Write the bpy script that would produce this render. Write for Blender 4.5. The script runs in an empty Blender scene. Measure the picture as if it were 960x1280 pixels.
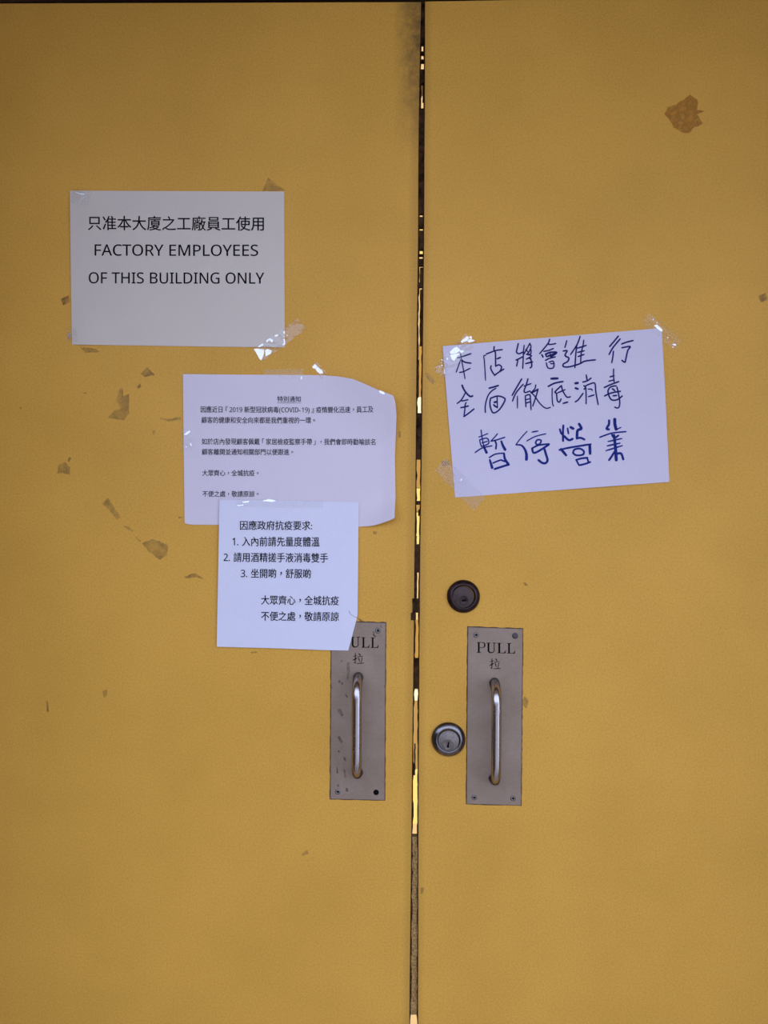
import bpy, bmesh, math, random
from mathutils import Vector, Matrix
from mathutils.bvhtree import BVHTree
random.seed(7)
C = bpy.context.scene.collection
SC = bpy.context.scene

# ------------------------------------------------------------------ camera
W, H, F = 960, 1280, 995.0
PSI, ROLL, PITCH = math.radians(2.2), 0.0100, 0.0
D = 1.0934
ZC = 1.30
cam_pos = Vector((0.036, -D, ZC))
fwd = Vector((-math.sin(PSI), math.cos(PSI), 0))
right0 = Vector((math.cos(PSI), math.sin(PSI), 0))
up0 = Vector((0, 0, 1))
rgt = (right0 * math.cos(ROLL) + up0 * math.sin(ROLL)).normalized()
upv = (up0 * math.cos(ROLL) - right0 * math.sin(ROLL)).normalized()
cd = bpy.data.cameras.new('camera')
cam = bpy.data.objects.new('camera', cd)
C.objects.link(cam)
M = Matrix.Identity(4)
for i in range(3):
    M[i][0] = rgt[i]; M[i][1] = upv[i]; M[i][2] = -fwd[i]; M[i][3] = cam_pos[i]
cam.matrix_world = M
cd.sensor_fit = 'HORIZONTAL'; cd.sensor_width = 36.0; cd.lens = 36.0 * F / W
cd.clip_start = 0.02; cd.clip_end = 200
SC.camera = cam

# ------------------------------------------------------------------ light and exposure
SC.view_settings.view_transform = 'Standard'
SC.view_settings.look = 'None'
SC.view_settings.gamma = 1.0
SC.view_settings.exposure = 0.0
world = bpy.data.worlds.new('overcast_sky'); SC.world = world
world.use_nodes = True
bg = world.node_tree.nodes['Background']
bg.inputs['Color'].default_value = (0.58, 0.68, 1.0, 1)
bg.inputs['Strength'].default_value = 2.82

def P(px, py, d=0.0):
    """point where the line of sight through a photo pixel meets the plane y = -d"""
    r = fwd * F + rgt * (px - W / 2) + upv * (H / 2 - py)
    t = (-d - cam_pos.y) / r.y
    return cam_pos + r * t

PX = D / F    # metres per pixel on the door plane

# ------------------------------------------------------------------ materials
def srgb(r, g, b):
    f = lambda c: (c / 12.92 if c <= 0.04045 else ((c + 0.055) / 1.055) ** 2.4)
    return (f(r / 255), f(g / 255), f(b / 255), 1)

class NT:
    def __init__(self, name):
        self.m = bpy.data.materials.new(name); self.m.use_nodes = True
        self.t = self.m.node_tree; self.b = self.t.nodes['Principled BSDF']
        self.out = self.t.nodes['Material Output']
    def n(self, typ, **kw):
        nd = self.t.nodes.new(typ)
        for k, v in kw.items():
            if hasattr(nd, k) and k not in nd.inputs: setattr(nd, k, v)
            else: nd.inputs[k].default_value = v
        return nd
    def l(self, a, b): self.t.links.new(a, b)
    def noise(self, scale, detail=3, rough=0.5, vec=None):
        nd = self.t.nodes.new('ShaderNodeTexNoise')
        nd.inputs['Scale'].default_value = scale; nd.inputs['Detail'].default_value = detail
        nd.inputs['Roughness'].default_value = rough
        if vec is not None: self.l(vec, nd.inputs['Vector'])
        return nd
    def coord(self, scale=None):
        tc = self.t.nodes.new('ShaderNodeTexCoord')
        if scale is None: return tc.outputs['Object']
        mp = self.t.nodes.new('ShaderNodeMapping'); mp.inputs['Scale'].default_value = scale
        self.l(tc.outputs['Object'], mp.inputs['Vector']); return mp.outputs['Vector']
    def ramp(self, fac, stops):
        r = self.t.nodes.new('ShaderNodeValToRGB')
        e = r.color_ramp.elements
        while len(e) < len(stops): e.new(0.5)
        for i, (p, c) in enumerate(stops):
            e[i].position = p; e[i].color = c if len(c) == 4 else (*c, 1)
        self.l(fac, r.inputs['Fac']); return r.outputs['Color']
    def mix(self, fac, a, b, mode='MIX'):
        m = self.t.nodes.new('ShaderNodeMixRGB'); m.blend_type = mode
        for sock, v in ((m.inputs[0], fac), (m.inputs[1], a), (m.inputs[2], b)):
            if hasattr(v, 'links'): self.l(v, sock)
            elif isinstance(v, (int, float)): sock.default_value = v
            else: sock.default_value = v
        return m.outputs[0]
    def math(self, op, a, b=0.0, clamp=False):
        m = self.t.nodes.new('ShaderNodeMath'); m.operation = op; m.use_clamp = clamp
        for sock, v in ((m.inputs[0], a), (m.inputs[1], b)):
            if hasattr(v, 'links'): self.l(v, sock)
            else: sock.default_value = v
        return m.outputs[0]
    def bump(self, h, strength, dist=0.001):
        b = self.t.nodes.new('ShaderNodeBump'); b.inputs['Strength'].default_value = strength
        b.inputs['Distance'].default_value = dist; self.l(h, b.inputs['Height'])
        self.l(b.outputs['Normal'], self.b.inputs['Normal'])
    def set(self, **kw):
        for k, v in kw.items():
            k = k.replace('_', ' ')
            if hasattr(v, 'links'): self.l(v, self.b.inputs[k])
            else: self.b.inputs[k].default_value = v
        return self

def simple(name, col, rough=0.6, metal=0.0, var=0.12, scale=60, bump=0.0):
    m = NT(name)
    n = m.noise(scale, 4)
    lo = tuple(c * (1 - var) for c in col[:3]) + (1,); hi = tuple(min(1, c * (1 + var)) for c in col[:3]) + (1,)
    m.l(m.coord(), n.inputs['Vector'])
    m.set(Base_Color=m.ramp(n.outputs['Fac'], [(0.3, lo), (0.7, hi)]), Roughness=rough, Metallic=metal)
    if bump: m.bump(n.outputs['Fac'], bump)
    return m.m

DOOR = (0.72, 0.385, 0.060, 1)
def door_material():
    m = NT('mustard_door_paint')
    co = m.coord()
    grain = m.noise(420, 4, 0.75, co)
    patch = m.noise(5.5, 3, 0.55, co)
    fleck = m.noise(90, 3, 0.7, co)
    sc = lambda k: tuple(c * k for c in DOOR[:3]) + (1,)
    base = m.ramp(grain.outputs['Fac'], [(0.25, (DOOR[0] * .80, DOOR[1] * .78, DOOR[2] * .62, 1)), (0.5, sc(1.0)), (0.75, (DOOR[0] * 1.14, DOOR[1] * 1.16, DOOR[2] * 1.4, 1))])
    base = m.mix(1.0, base, m.ramp(patch.outputs['Fac'], [(0.3, (0.93, 0.93, 0.90)), (0.7, (1.05, 1.05, 1.08))]), 'MULTIPLY')
    # sparse brown flecks
    fl = m.ramp(fleck.outputs['Fac'], [(0.73, (0, 0, 0)), (0.78, (0.35, 0.35, 0.35))])
    base = m.mix(fl, base, (0.20, 0.10, 0.03, 1))
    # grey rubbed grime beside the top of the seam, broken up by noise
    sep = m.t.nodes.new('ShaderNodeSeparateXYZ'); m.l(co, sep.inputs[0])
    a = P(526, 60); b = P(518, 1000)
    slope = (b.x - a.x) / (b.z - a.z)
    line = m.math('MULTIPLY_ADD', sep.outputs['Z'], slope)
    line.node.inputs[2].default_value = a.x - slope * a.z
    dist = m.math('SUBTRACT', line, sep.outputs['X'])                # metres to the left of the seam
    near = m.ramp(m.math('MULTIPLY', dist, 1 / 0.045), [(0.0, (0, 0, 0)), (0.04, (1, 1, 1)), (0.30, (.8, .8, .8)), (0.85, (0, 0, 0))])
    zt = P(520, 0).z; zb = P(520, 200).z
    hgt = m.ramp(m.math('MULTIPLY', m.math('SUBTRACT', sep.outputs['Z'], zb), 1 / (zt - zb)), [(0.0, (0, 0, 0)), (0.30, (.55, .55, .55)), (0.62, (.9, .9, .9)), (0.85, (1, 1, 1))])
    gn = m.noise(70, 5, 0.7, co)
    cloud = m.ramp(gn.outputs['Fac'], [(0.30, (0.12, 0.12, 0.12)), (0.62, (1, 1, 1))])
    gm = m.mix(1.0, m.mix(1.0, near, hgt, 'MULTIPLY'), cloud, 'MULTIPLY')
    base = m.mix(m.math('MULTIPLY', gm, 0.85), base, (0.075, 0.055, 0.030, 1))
    # faint handling dirt either side of the whole seam
    both = m.ramp(m.math('MULTIPLY', m.math('ABSOLUTE', dist), 1 / 0.016), [(0.0, (.55, .55, .55)), (0.5, (.35, .35, .35)), (1, (0, 0, 0))])
    base = m.mix(m.math('MULTIPLY', both, 0.6), base, (0.22, 0.11, 0.03, 1))
    m.set(Base_Color=base, Roughness=0.50)
    m.b.inputs['Specular IOR Level'].default_value = 0.18
    m.bump(grain.outputs['Fac'], 0.10, 0.0006)
    return m.m

M_DOOR = door_material()
M_EDGE = simple('worn_door_edge', (0.16, 0.075, 0.02, 1), 0.6, 0, 0.5, 90)
M_SEAL = simple('dark_rubber_seal', (0.045, 0.022, 0.010, 1), 1.0, 0, 0.8, 120, 0.2); M_SEAL.node_tree.nodes['Principled BSDF'].inputs['Specular IOR Level'].default_value = 0.08
M_FRAME = simple('dark_brown_frame_paint', (0.035, 0.014, 0.008, 1), 0.6)
M_RIM_LINE = simple('brown_rim_line', (0.085, 0.040, 0.022, 1), 0.85, 0, 0.6, 260)
M_INK = simple('black_printing_ink', (0.012, 0.011, 0.016, 1), 1.0)
M_INK2 = simple('small_print_ink', (0.030, 0.030, 0.045, 1), 0.7)
M_BLUE = simple('blue_marker_ink', (0.012, 0.024, 0.19, 1), 0.6, 0, 0.3, 300)
M_BLUE_DARK = simple('dark_blue_pen_ink', (0.020, 0.018, 0.13, 1), 0.6, 0, 0.3, 300)
M_BLACK = simple('black_hole', (0.004, 0.004, 0.004, 1), 0.9)
M_ENGRAVE = simple('engraved_black_paint', (0.008, 0.006, 0.007, 1), 1.0)
for m_ in (M_INK, M_INK2, M_ENGRAVE, M_BLACK, M_BLUE, M_BLUE_DARK): m_.node_tree.nodes['Principled BSDF'].inputs['Specular IOR Level'].default_value = 0.1

def paper_material(name, col):
    m = NT(name); co = m.coord()
    n = m.noise(900, 3, 0.7, co); n2 = m.noise(14, 3, 0.5, co)
    c = m.mix(1.0, m.ramp(n.outputs['Fac'], [(0.3, tuple(x * .95 for x in col)), (0.7, tuple(min(1, x * 1.03) for x in col))]),
              m.ramp(n2.outputs['Fac'], [(0.3, (0.97, 0.97, 0.98)), (0.7, (1, 1, 1))]), 'MULTIPLY')
    m.set(Base_Color=c, Roughness=0.62); m.b.inputs['Specular IOR Level'].default_value = 0.3
    m.bump(n2.outputs['Fac'], 0.15, 0.002)
    return m.m
M_PAPER_A = paper_material('white_paper_cast_1', (0.71, 0.63, 0.52))  # all white sheets; each tint carries the local light and colour cast
M_PAPER_B = paper_material('white_paper_cast_2', (0.76, 0.68, 0.72))
M_PAPER_C = paper_material('white_paper_cast_3', (0.77, 0.76, 0.84))
M_PAPER_D = paper_material('white_paper_cast_4', (0.70, 0.64, 0.72))

def plate_material():
    m = NT('satin_steel_plate'); co = m.coord((3, 3, 1))
    br = m.noise(260, 3, 0.6, m.coord((1, 1, 6))); sm = m.noise(26, 4, 0.6, m.coord())
    c = m.mix(1.0, m.ramp(br.outputs['Fac'], [(0.3, (0.31, 0.235, 0.17)), (0.7, (0.375, 0.285, 0.21))]),
              m.ramp(sm.outputs['Fac'], [(0.35, (0.86, 0.84, 0.80)), (0.7, (1.03, 1.02, 1.02))]), 'MULTIPLY')
    m.set(Base_Color=c, Roughness=0.55, Metallic=0.35)
    m.bump(br.outputs['Fac'], 0.05, 0.0004)
    return m.m
M_PLATE = plate_material()
def metal(name, col, rough, var=0.1, scale=120, metallic=1.0):
    m = NT(name); n = m.noise(scale, 4, 0.6, m.coord())
    m.set(Base_Color=m.ramp(n.outputs['Fac'], [(0.3, tuple(c * (1 - var) for c in col)), (0.7, tuple(min(1, c * (1 + var)) for c in col))]),
          Roughness=m.ramp(n.outputs['Fac'], [(0.3, (rough * .8,) * 3), (0.7, (min(1, rough * 1.25),) * 3)]), Metallic=metallic)
    return m.m
M_BAR = metal('polished_steel_bar', (0.50, 0.46, 0.44), 0.24, 0.015, 30)
M_BAR.node_tree.nodes['Principled BSDF'].inputs['Specular Tint'].default_value = (0.12, 0.12, 0.13, 1)
M_BAR_WORN = metal('tarnished_steel', (0.20, 0.17, 0.15), 0.38, 0.3)
M_CHROME = metal('dull_chrome', (0.22, 0.20, 0.20), 0.24, 0.15)
M_LOCKFACE = metal('worn_lock_face', (0.26, 0.225, 0.195), 0.50, 0.2, 200, 0.7)
M_LOCKPLUG = metal('darkened_lock_plug', (0.20, 0.17, 0.15), 0.45, 0.3, 200, 0.8)
M_BRONZE = metal('blackened_bronze', (0.055, 0.035, 0.035), 0.38, 0.3, 160, 0.9)
M_BRONZEFACE = metal('blackened_bronze_face', (0.085, 0.058, 0.048), 0.6, 0.35, 200, 0.6)
M_SCREW = metal('screw_steel', (0.24, 0.22, 0.20), 0.4, 0.2, 400)
M_SCREWD = metal('dark_screw_steel', (0.09, 0.08, 0.075), 0.5, 0.2, 400, 0.6)

def film(name, alpha, gloss_mix, tint, rough=0.12):
    """clear sticky tape: mostly see-through, with a glossy coat and a little milky scatter"""
    m = NT(name); t = m.t
    tr = t.nodes.new('ShaderNodeBsdfTransparent'); tr.inputs['Color'].default_value = tint
    gl = t.nodes.new('ShaderNodeBsdfGlossy'); gl.inputs['Roughness'].default_value = rough
    di = t.nodes.new('ShaderNodeBsdfDiffuse'); di.inputs['Color'].default_value = (0.9, 0.9, 0.92, 1)
    mx = t.nodes.new('ShaderNodeMixShader'); mx2 = t.nodes.new('ShaderNodeMixShader')
    mx.inputs[0].default_value = alpha; mx2.inputs[0].default_value = gloss_mix
    m.l(tr.outputs[0], mx.inputs[1]); m.l(di.outputs[0], mx.inputs[2])
    m.l(mx.outputs[0], mx2.inputs[1]); m.l(gl.outputs[0], mx2.inputs[2])
    m.l(mx2.outputs[0], m.out.inputs['Surface'])
    n = m.noise(700, 2, 0.5, m.coord()); b = t.nodes.new('ShaderNodeBump')
    b.inputs['Strength'].default_value = 0.04; b.inputs['Distance'].default_value = 0.0006
    m.l(n.outputs['Fac'], b.inputs['Height']); m.l(b.outputs['Normal'], gl.inputs['Normal'])
    return m.m
M_TAPE = film('clear_tape', 0.03, 0.03, (0.98, 0.98, 0.97, 1))
M_TAPE_CRINKLE = film('crinkled_clear_tape', 0.03, 0.07, (0.97, 0.96, 0.94, 1), 0.08)

def residue(name, col, alpha):
    m = NT(name); t = m.t
    tr = t.nodes.new('ShaderNodeBsdfTransparent')
    n = m.noise(75, 4, 0.6, m.coord())
    m.set(Base_Color=m.ramp(n.outputs['Fac'], [(0.3, tuple(c * .85 for c in col)), (0.7, tuple(c * 1.15 for c in col))]), Roughness=0.55)
    mx = t.nodes.new('ShaderNodeMixShader')
    m.l(m.ramp(n.outputs['Fac'], [(0.35, (alpha * .45,) * 3), (0.65, (min(1, alpha * 1.35),) * 3)]), mx.inputs[0])
    m.l(tr.outputs[0], mx.inputs[1]); m.l(m.b.outputs[0], mx.inputs[2]); m.l(mx.outputs[0], m.out.inputs['Surface'])
    return m.m
M_RES_OLIVE = residue('olive_tape_residue', (0.38, 0.23, 0.045), 0.42)
M_RES_BROWN = residue('brown_tape_residue', (0.30, 0.16, 0.030), 0.50)
M_RES_PALE = residue('pale_tape_residue', (0.52, 0.33, 0.13), 0.40)
M_STAIN = residue('orange_brown_stain', (0.48, 0.20, 0.010), 0.70)
M_SCUFF = residue('black_scuff', (0.10, 0.075, 0.06), 0.50)
M_SCUFF_LIGHT = residue('brown_smudge', (0.18, 0.13, 0.09), 0.35)

def emitter(name, col, strength):
    m = NT(name); e = m.t.nodes.new('ShaderNodeEmission')
    e.inputs['Color'].default_value = (*col, 1); e.inputs['Strength'].default_value = strength
    m.l(e.outputs[0], m.out.inputs['Surface']); return m.m

# ------------------------------------------------------------------ mesh helpers
def link(name, bm, mats, parent=None, smooth=False, **props):
    me = bpy.data.meshes.new(name)
    bmesh.ops.recalc_face_normals(bm, faces=bm.faces[:]) if props.pop('recalc', True) else None
    bm.to_mesh(me); bm.free()
    for m in (mats if isinstance(mats, (list, tuple)) else [mats]): me.materials.append(m)
    if smooth:
        for p in me.polygons: p.use_smooth = True
    o = bpy.data.objects.new(name, me); C.objects.link(o)
    if parent: o.parent = parent
    for k, v in props.items(): o[k] = v
    return o

def box(bm, lo, hi, mi=0):
    vs = [bm.verts.new((x, y, z)) for x in (lo[0], hi[0]) for y in (lo[1], hi[1]) for z in (lo[2], hi[2])]
    for f in ((0, 1, 3, 2), (4, 6, 7, 5), (0, 4, 5, 1), (2, 3, 7, 6), (0, 2, 6, 4), (1, 5, 7, 3)):
        bm.faces.new([vs[i] for i in f]).material_index = mi

def slab(bm, pts, d_front, d_back, mi=0, edge_mi=None):
    """prism of a photo-pixel outline standing between two distances in front of the door plane"""
    f = [bm.verts.new(P(x, y, 0) - Vector((0, d_front, 0))) for x, y in pts]
    b = [bm.verts.new(P(x, y, 0) - Vector((0, d_back, 0))) for x, y in pts]
    bm.faces.new(f).material_index = mi
    bm.faces.new(b[::-1]).material_index = mi
    n = len(pts)
    for i in range(n):
        q = bm.faces.new([f[i], b[i], b[(i + 1) % n], f[(i + 1) % n]])
        q.material_index = mi if edge_mi is None else edge_mi

def lathe(bm, centre, prof, n=48, mi=0):
    """prof: list of (radius, height towards the viewer[, material])"""
    rings = []
    for p in prof:
        r, h = p[0], p[1]
        if r < 1e-6: rings.append([bm.verts.new(centre + Vector((0, -h, 0)))])
        else: rings.append([bm.verts.new(centre + Vector((r * math.cos(2 * math.pi * i / n), -h, r * math.sin(2 * math.pi * i / n)))) for i in range(n)])
    for k in range(len(rings) - 1):
        a, b = rings[k], rings[k + 1]; m = prof[k + 1][2] if len(prof[k + 1]) > 2 else mi
        for i in range(n):
            j = (i + 1) % n
            if len(b) == 1: f = bm.faces.new([a[i], a[j], b[0]])
            elif len(a) == 1: f = bm.faces.new([a[0], b[j], b[i]])
            else: f = bm.faces.new([a[i], a[j], b[j], b[i]])
            f.material_index = m; f.smooth = True

def tube(bm, pts, rad, n=24, mi=0):
    """round bar along a path in the plane x = const"""
    rings = []
    for i, p in enumerate(pts):
        t = (pts[min(i + 1, len(pts) - 1)] - pts[max(i - 1, 0)]).normalized()
        u = Vector((1, 0, 0)); v = t.cross(u).normalized()
        r = rad[i] if isinstance(rad, list) else rad
        rings.append([bm.verts.new(p + u * r * math.cos(2 * math.pi * k / n) + v * r * math.sin(2 * math.pi * k / n)) for k in range(n)])
    for a, b in zip(rings, rings[1:]):
        for k in range(n):
            f = bm.faces.new([a[k], a[(k + 1) % n], b[(k + 1) % n], b[k]]); f.smooth = True; f.material_index = mi
    bm.faces.new(rings[0]); bm.faces.new(rings[-1][::-1])

# ------------------------------------------------------------------ the setting
def structure(name, bm, m, **kw): return link(name, bm, m, kind='structure', **kw)
M_WALL = simple('grey_beige_render', (0.34, 0.28, 0.24, 1), 0.9, 0, 0.1, 8, 0.1)
M_REVEAL = simple('dark_brown_tiled_recess_paint', (0.10, 0.050, 0.020, 1), 0.8, 0, 0.15, 10)
M_FLOOR = simple('grey_paving', (0.50, 0.43, 0.36, 1), 0.85, 0, 0.2, 12)
M_SOFFIT = simple('dim_beige_soffit', (0.40, 0.25, 0.14, 1), 0.9)
M_DARK = simple('dark_interior_paint', (0.05, 0.035, 0.025, 1), 0.9)

xl, xr = -0.560, 0.80                   # opening, left and right
z_top_l, z_top_r = P(0, 3.5).z, P(960, 1.0).z
TOPZ = 2.03
bm = bmesh.new()
box(bm, (-3.0, -0.36, 0), (xl - 0.015, 0.15, 3.0)); box(bm, (xr + 0.03, -0.36, 0), (3.0, 0.15, 3.0)); box(bm, (xl - 0.03, -0.36, TOPZ + 0.05), (xr + 0.03, 0.15, 3.0))
structure('wall_front', bm, M_REVEAL)
bm = bmesh.new(); box(bm, (xl - 0.015, -0.012, 0), (xl - 0.003, 0.10, TOPZ + 0.05)); structure('trim_1', bm, M_FRAME)
bm = bmesh.new(); box(bm, (xr + 0.003, -0.03, 0), (xr + 0.03, 0.10, TOPZ + 0.05)); structure('trim_2', bm, M_FRAME)
bm = bmesh.new(); box(bm, (xl - 0.003, -0.004, 2.0085), (xr + 0.003, 0.10, TOPZ + 0.05)); structure('trim_3', bm, M_FRAME)
bm = bmesh.new(); box(bm, (-3.0, -7.0, -0.10), (3.0, 1.6, 0)); structure('floor', bm, M_FLOOR)
bm = bmesh.new(); box(bm, (-3.0, -1.00, 2.12), (3.0, -0.36, 2.30)); structure('ceiling', bm, M_SOFFIT)
bm = bmesh.new(); box(bm, (-1.10, -3.00, 0), (-0.86, -0.36, 1.30)); structure('shade_wall_left', bm, M_DARK)  # low wall added out of view to darken the lower left
bm = bmesh.new(); box(bm, (-6.0, -7.2, -0.1), (6.0, -7.0, 2.3)); structure('wall_back', bm, M_WALL)

# the room beyond, seen only through the gap between the doors
bm = bmesh.new()
box(bm, (-0.9, 0.151, 0.0), (-0.85, 1.5, 2.4)); box(bm, (0.95, 0.151, 0.0), (1.0, 1.5, 2.4)); box(bm, (-0.9, 1.5, 0.0), (1.0, 1.55, 2.4)); box(bm, (-0.9, 0.151, 2.4), (1.0, 1.55, 2.45))
structure('wall_inside', bm, M_DARK)

# ------------------------------------------------------------------ the two doors
seam_l = [(526.3, -2), (525, 60), (523.5, 150), (523, 200), (522.6, 300), (521.2, 400), (520.2, 500), (519.4, 600), (518.0, 700), (517.2, 800), (515.8, 900), (514.6, 1000), (513.6, 1100), (512.4, 1200), (511.6, 1290)]
seam_r = [(531.2, -2), (531.2, 60), (530.8, 150), (530.4, 200), (530.0, 300), (528.9, 400), (527.8, 500), (526.6, 600), (525.0, 700), (524.2, 800), (523.6, 900), (523.0, 1000), (522.8, 1100), (522.6, 1200), (522.4, 1290)]
def interp(tab, y):
    for (x0, y0), (x1, y1) in zip(tab, tab[1:]):
        if y <= y1: return x0 + (x1 - x0) * (y - y0) / (y1 - y0)
    return tab[-1][0]

def door(name, side):
    seam = seam_l if side < 0 else seam_r
    top_px = [(300, 3.0), (523, 2.2)] if side < 0 else [(531, 1.6), (760, 1.2)]
    pts = []
    inner = [P(x, y) for x, y in seam[1:]]
    topc = P(interp(seam, 2), 2.2 if side < 0 else 1.5)
    inner = [topc] + inner
    last = inner[-1] + (inner[-1] - inner[-2]).normalized() * 0.0
    inner.append(Vector((last.x - 0.004, 0, 0.012)))
    xo = xl if side < 0 else xr
    zo = 2.0075 if side < 0 else 2.003
    outline = [Vector((xo, 0, 0.012)), Vector((xo, 0, zo))] + inner
    bm = bmesh.new()
    f = [bm.verts.new(v) for v in outline]; b = [bm.verts.new(v + Vector((0, 0.045, 0))) for v in outline]
    bm.faces.new(f); bm.faces.new(b[::-1]); n = len(f)
    for i in range(n):
        bm.faces.new([f[i], b[i], b[(i + 1) % n], f[(i + 1) % n]]).material_index = 1
    bmesh.ops.recalc_face_normals(bm, faces=bm.faces[:])
    ed = [e for e in bm.edges if all(abs(v.co.y) < 1e-6 for v in e.verts)]
    bmesh.ops.bevel(bm, geom=ed, offset=0.0009, segments=2, affect='EDGES', profile=0.5)
    return structure(name, bm, [M_DOOR, M_EDGE])
door_l = door('door_1', -1)
door_r = door('door_2', 1)

# dark seals running down each meeting edge, a little behind the door faces
def edge_strip(parent, seam, w, side, y0, y1):
    bm = bmesh.new(); ys = [y0 + (y1 - y0) * i / 180 for i in range(181)]
    a = []; 
    for y in ys:
        x = interp(seam, y); ww = w * (0.55 + 0.9 * random.random())
        a.append((x, x + side * ww, y))
    pts = [(p[0] - side * 0.3, p[2]) for p in a] + [(p[1], p[2]) for p in a[::-1]]
    slab(bm, pts, -0.004, -0.030)
    return link('edge_seal', bm, M_SEAL, parent)
edge_strip(door_l, seam_l, 1.9, 1, 3, 1285)
edge_strip(door_r, seam_r, 1.3, -1, 3, 1285)

def rough_poly(pts, step=3.0, amp=0.5):
    out = []
    n = len(pts)
    for i in range(n):
        (x0, y0), (x1, y1) = pts[i], pts[(i + 1) % n]
        L = math.hypot(x1 - x0, y1 - y0); k = max(1, int(L / step))
        for j in range(k):
            t = j / k
            q = amp if j else 0
            out.append((x0 + (x1 - x0) * t + random.uniform(-q, q), y0 + (y1 - y0) * t + random.uniform(-q, q)))
    return out

# torn pieces of the seal that still close the gap (each range of rows: left offset, right offset within the gap, 0..1)
frag = [(3, 53, 0, 1, 0), (62.5, 65, 0, 1, 0), (72.5, 75, 0, 1, 0), (85, 102, 0, 1, 0), (102, 118, 0, .42, 0), (105, 124, .6, 1, 0), (134, 172, 0, 1, 0),
        (172, 262, -.1, 1.05, 0), (262, 266, 0, .8, 0), (270, 283.5, 0, 1, 0), (287, 311, 0, 1, 0), (316.5, 318.5, 0, 1, 0), (322.5, 331, 0, 1, 0), (333.5, 352, .38, 1, 0), (352, 358, 0, 1, 0),
        (361, 431, .45, 1, 0), (431, 447, 0, .3, 0), (449, 496, .05, .42, 0), (516, 562, .25, 1, 0), (562, 574, .05, .72, 0), (626, 631, 0, 1, 0), (637, 645, .55, 1, 0), (670, 680, 0, .4, 0),
        (680.5, 716, 0, 1, 0), (716, 748, 0, .5, 0), (748, 766, -.3, 1.0, 1), (766, 775, -.55, .35, 1), (824, 861, -.05, .95, 0), (861, 864, 0, .3, 0), (932, 970, .28, .5, 0)]
for i, (y0, y1, a, b, prot) in enumerate(frag):
    pts = []
    m = max(1, int((y1 - y0) / 12))
    ys = [y0 + (y1 - y0) * k / m for k in range(m + 1)]
    L = [(interp(seam_l, y) + a * (interp(seam_r, y) - interp(seam_l, y)), y) for y in ys]
    R = [(interp(seam_l, y) + b * (interp(seam_r, y) - interp(seam_l, y)), y) for y in ys]
    bm = bmesh.new()
    slab(bm, rough_poly(L + R[::-1], 4.0, 0.45), 0.0012 if (a < 0 and prot) else -0.003, 0.0002 if (a < 0 and prot) else -0.010)
    link('seal_fragment', bm, M_SEAL, door_l if b < .6 else door_r)

# brush strip filling the lower gap: a backing and many short bristles
M_BRUSH = simple('dusty_brown_bristles', (0.40, 0.235, 0.075, 1), 0.95, 0, 0.6, 400, 0.3)
bm = bmesh.new()
pts = [(interp(seam_l, y) + 1.2, y) for y in range(1048, 1272, 14)] + [(interp(seam_l, 1271) + 1.2, 1271)]
ptr = [(interp(seam_r, y) + 0.2, y) for y in range(1048, 1272, 14)] + [(interp(seam_r, 1271) + .2, 1271)]
slab(bm, pts + ptr[::-1], -0.0045, -0.016)
for k in range(700):
    y = random.uniform(1050, 1270); x = random.uniform(interp(seam_l, y) + 1.5, interp(seam_r, y) - 0.4)
    c = P(x, y) + Vector((0, 0.004, 0)); dx, dz = random.uniform(-.0016, .0016), random.uniform(-.0022, .0022)
    a = bm.verts.new(c); b = bm.verts.new(c + Vector((0.0004, 0.0003, 0))); d = bm.verts.new(c + Vector((dx, -random.uniform(0.0005, 0.0022), dz)))
    bm.faces.new([a, b, d]).material_index = random.choice((0, 0, 1))
M_BRUSH2 = simple('pale_bristle_tips', (0.62, 0.42, 0.18, 1), 0.9)
link('brush_seal', bm, [M_BRUSH, M_BRUSH2], door_r, label='brown dusty brush strip filling the bottom of the gap')

# made-up glowing panels that supply the bright segments in the gap
gap_glow = bpy.data.objects.new('gap_glow_panels', None); gap_glow.location = (0.04, 0.62, 0.0); C.objects.link(gap_glow)
gap_glow['label'] = 'invented warm glowing panels inside, glimpsed only through the narrow gap between the doors'; gap_glow['category'] = 'gap_glow'
bpy.context.view_layer.update()
def inside(name, bm, m):
    o = link(name, bm, m, gap_glow); o.matrix_parent_inverse = gap_glow.matrix_world.inverted(); return o
D_IN = 0.55
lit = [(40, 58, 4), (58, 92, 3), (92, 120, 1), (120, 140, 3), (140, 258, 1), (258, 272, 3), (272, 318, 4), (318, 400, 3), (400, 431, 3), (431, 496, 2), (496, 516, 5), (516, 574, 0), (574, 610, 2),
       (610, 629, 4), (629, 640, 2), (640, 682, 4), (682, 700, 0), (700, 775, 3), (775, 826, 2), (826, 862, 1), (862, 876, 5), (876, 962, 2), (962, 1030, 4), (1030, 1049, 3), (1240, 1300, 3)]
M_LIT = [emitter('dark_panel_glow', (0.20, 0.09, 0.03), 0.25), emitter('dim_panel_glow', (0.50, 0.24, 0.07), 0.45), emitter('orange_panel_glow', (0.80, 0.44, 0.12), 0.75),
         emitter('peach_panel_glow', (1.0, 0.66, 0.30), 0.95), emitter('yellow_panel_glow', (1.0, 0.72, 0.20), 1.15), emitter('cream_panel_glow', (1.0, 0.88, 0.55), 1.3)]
for y0, y1, k in lit:
    z0 = P(520, y1, -D_IN).z; z1 = P(520, y0, -D_IN).z
    bm = bmesh.new(); box(bm, (-0.16, D_IN, z0 + 0.0008), (0.24, D_IN + 0.02, z1 - 0.0008)); inside('glow_panel', bm, M_LIT[k])
bm = bmesh.new()
box(bm, (-0.19, D_IN - 0.02, 0), (-0.16, D_IN + 0.14, 2.3)); box(bm, (0.24, D_IN - 0.02, 0), (0.27, D_IN + 0.14, 2.3)); box(bm, (-0.16, D_IN + 0.021, 0), (0.24, D_IN + 0.14, 2.3))
inside('glow_panel_frame', bm, M_DARK)

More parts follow.
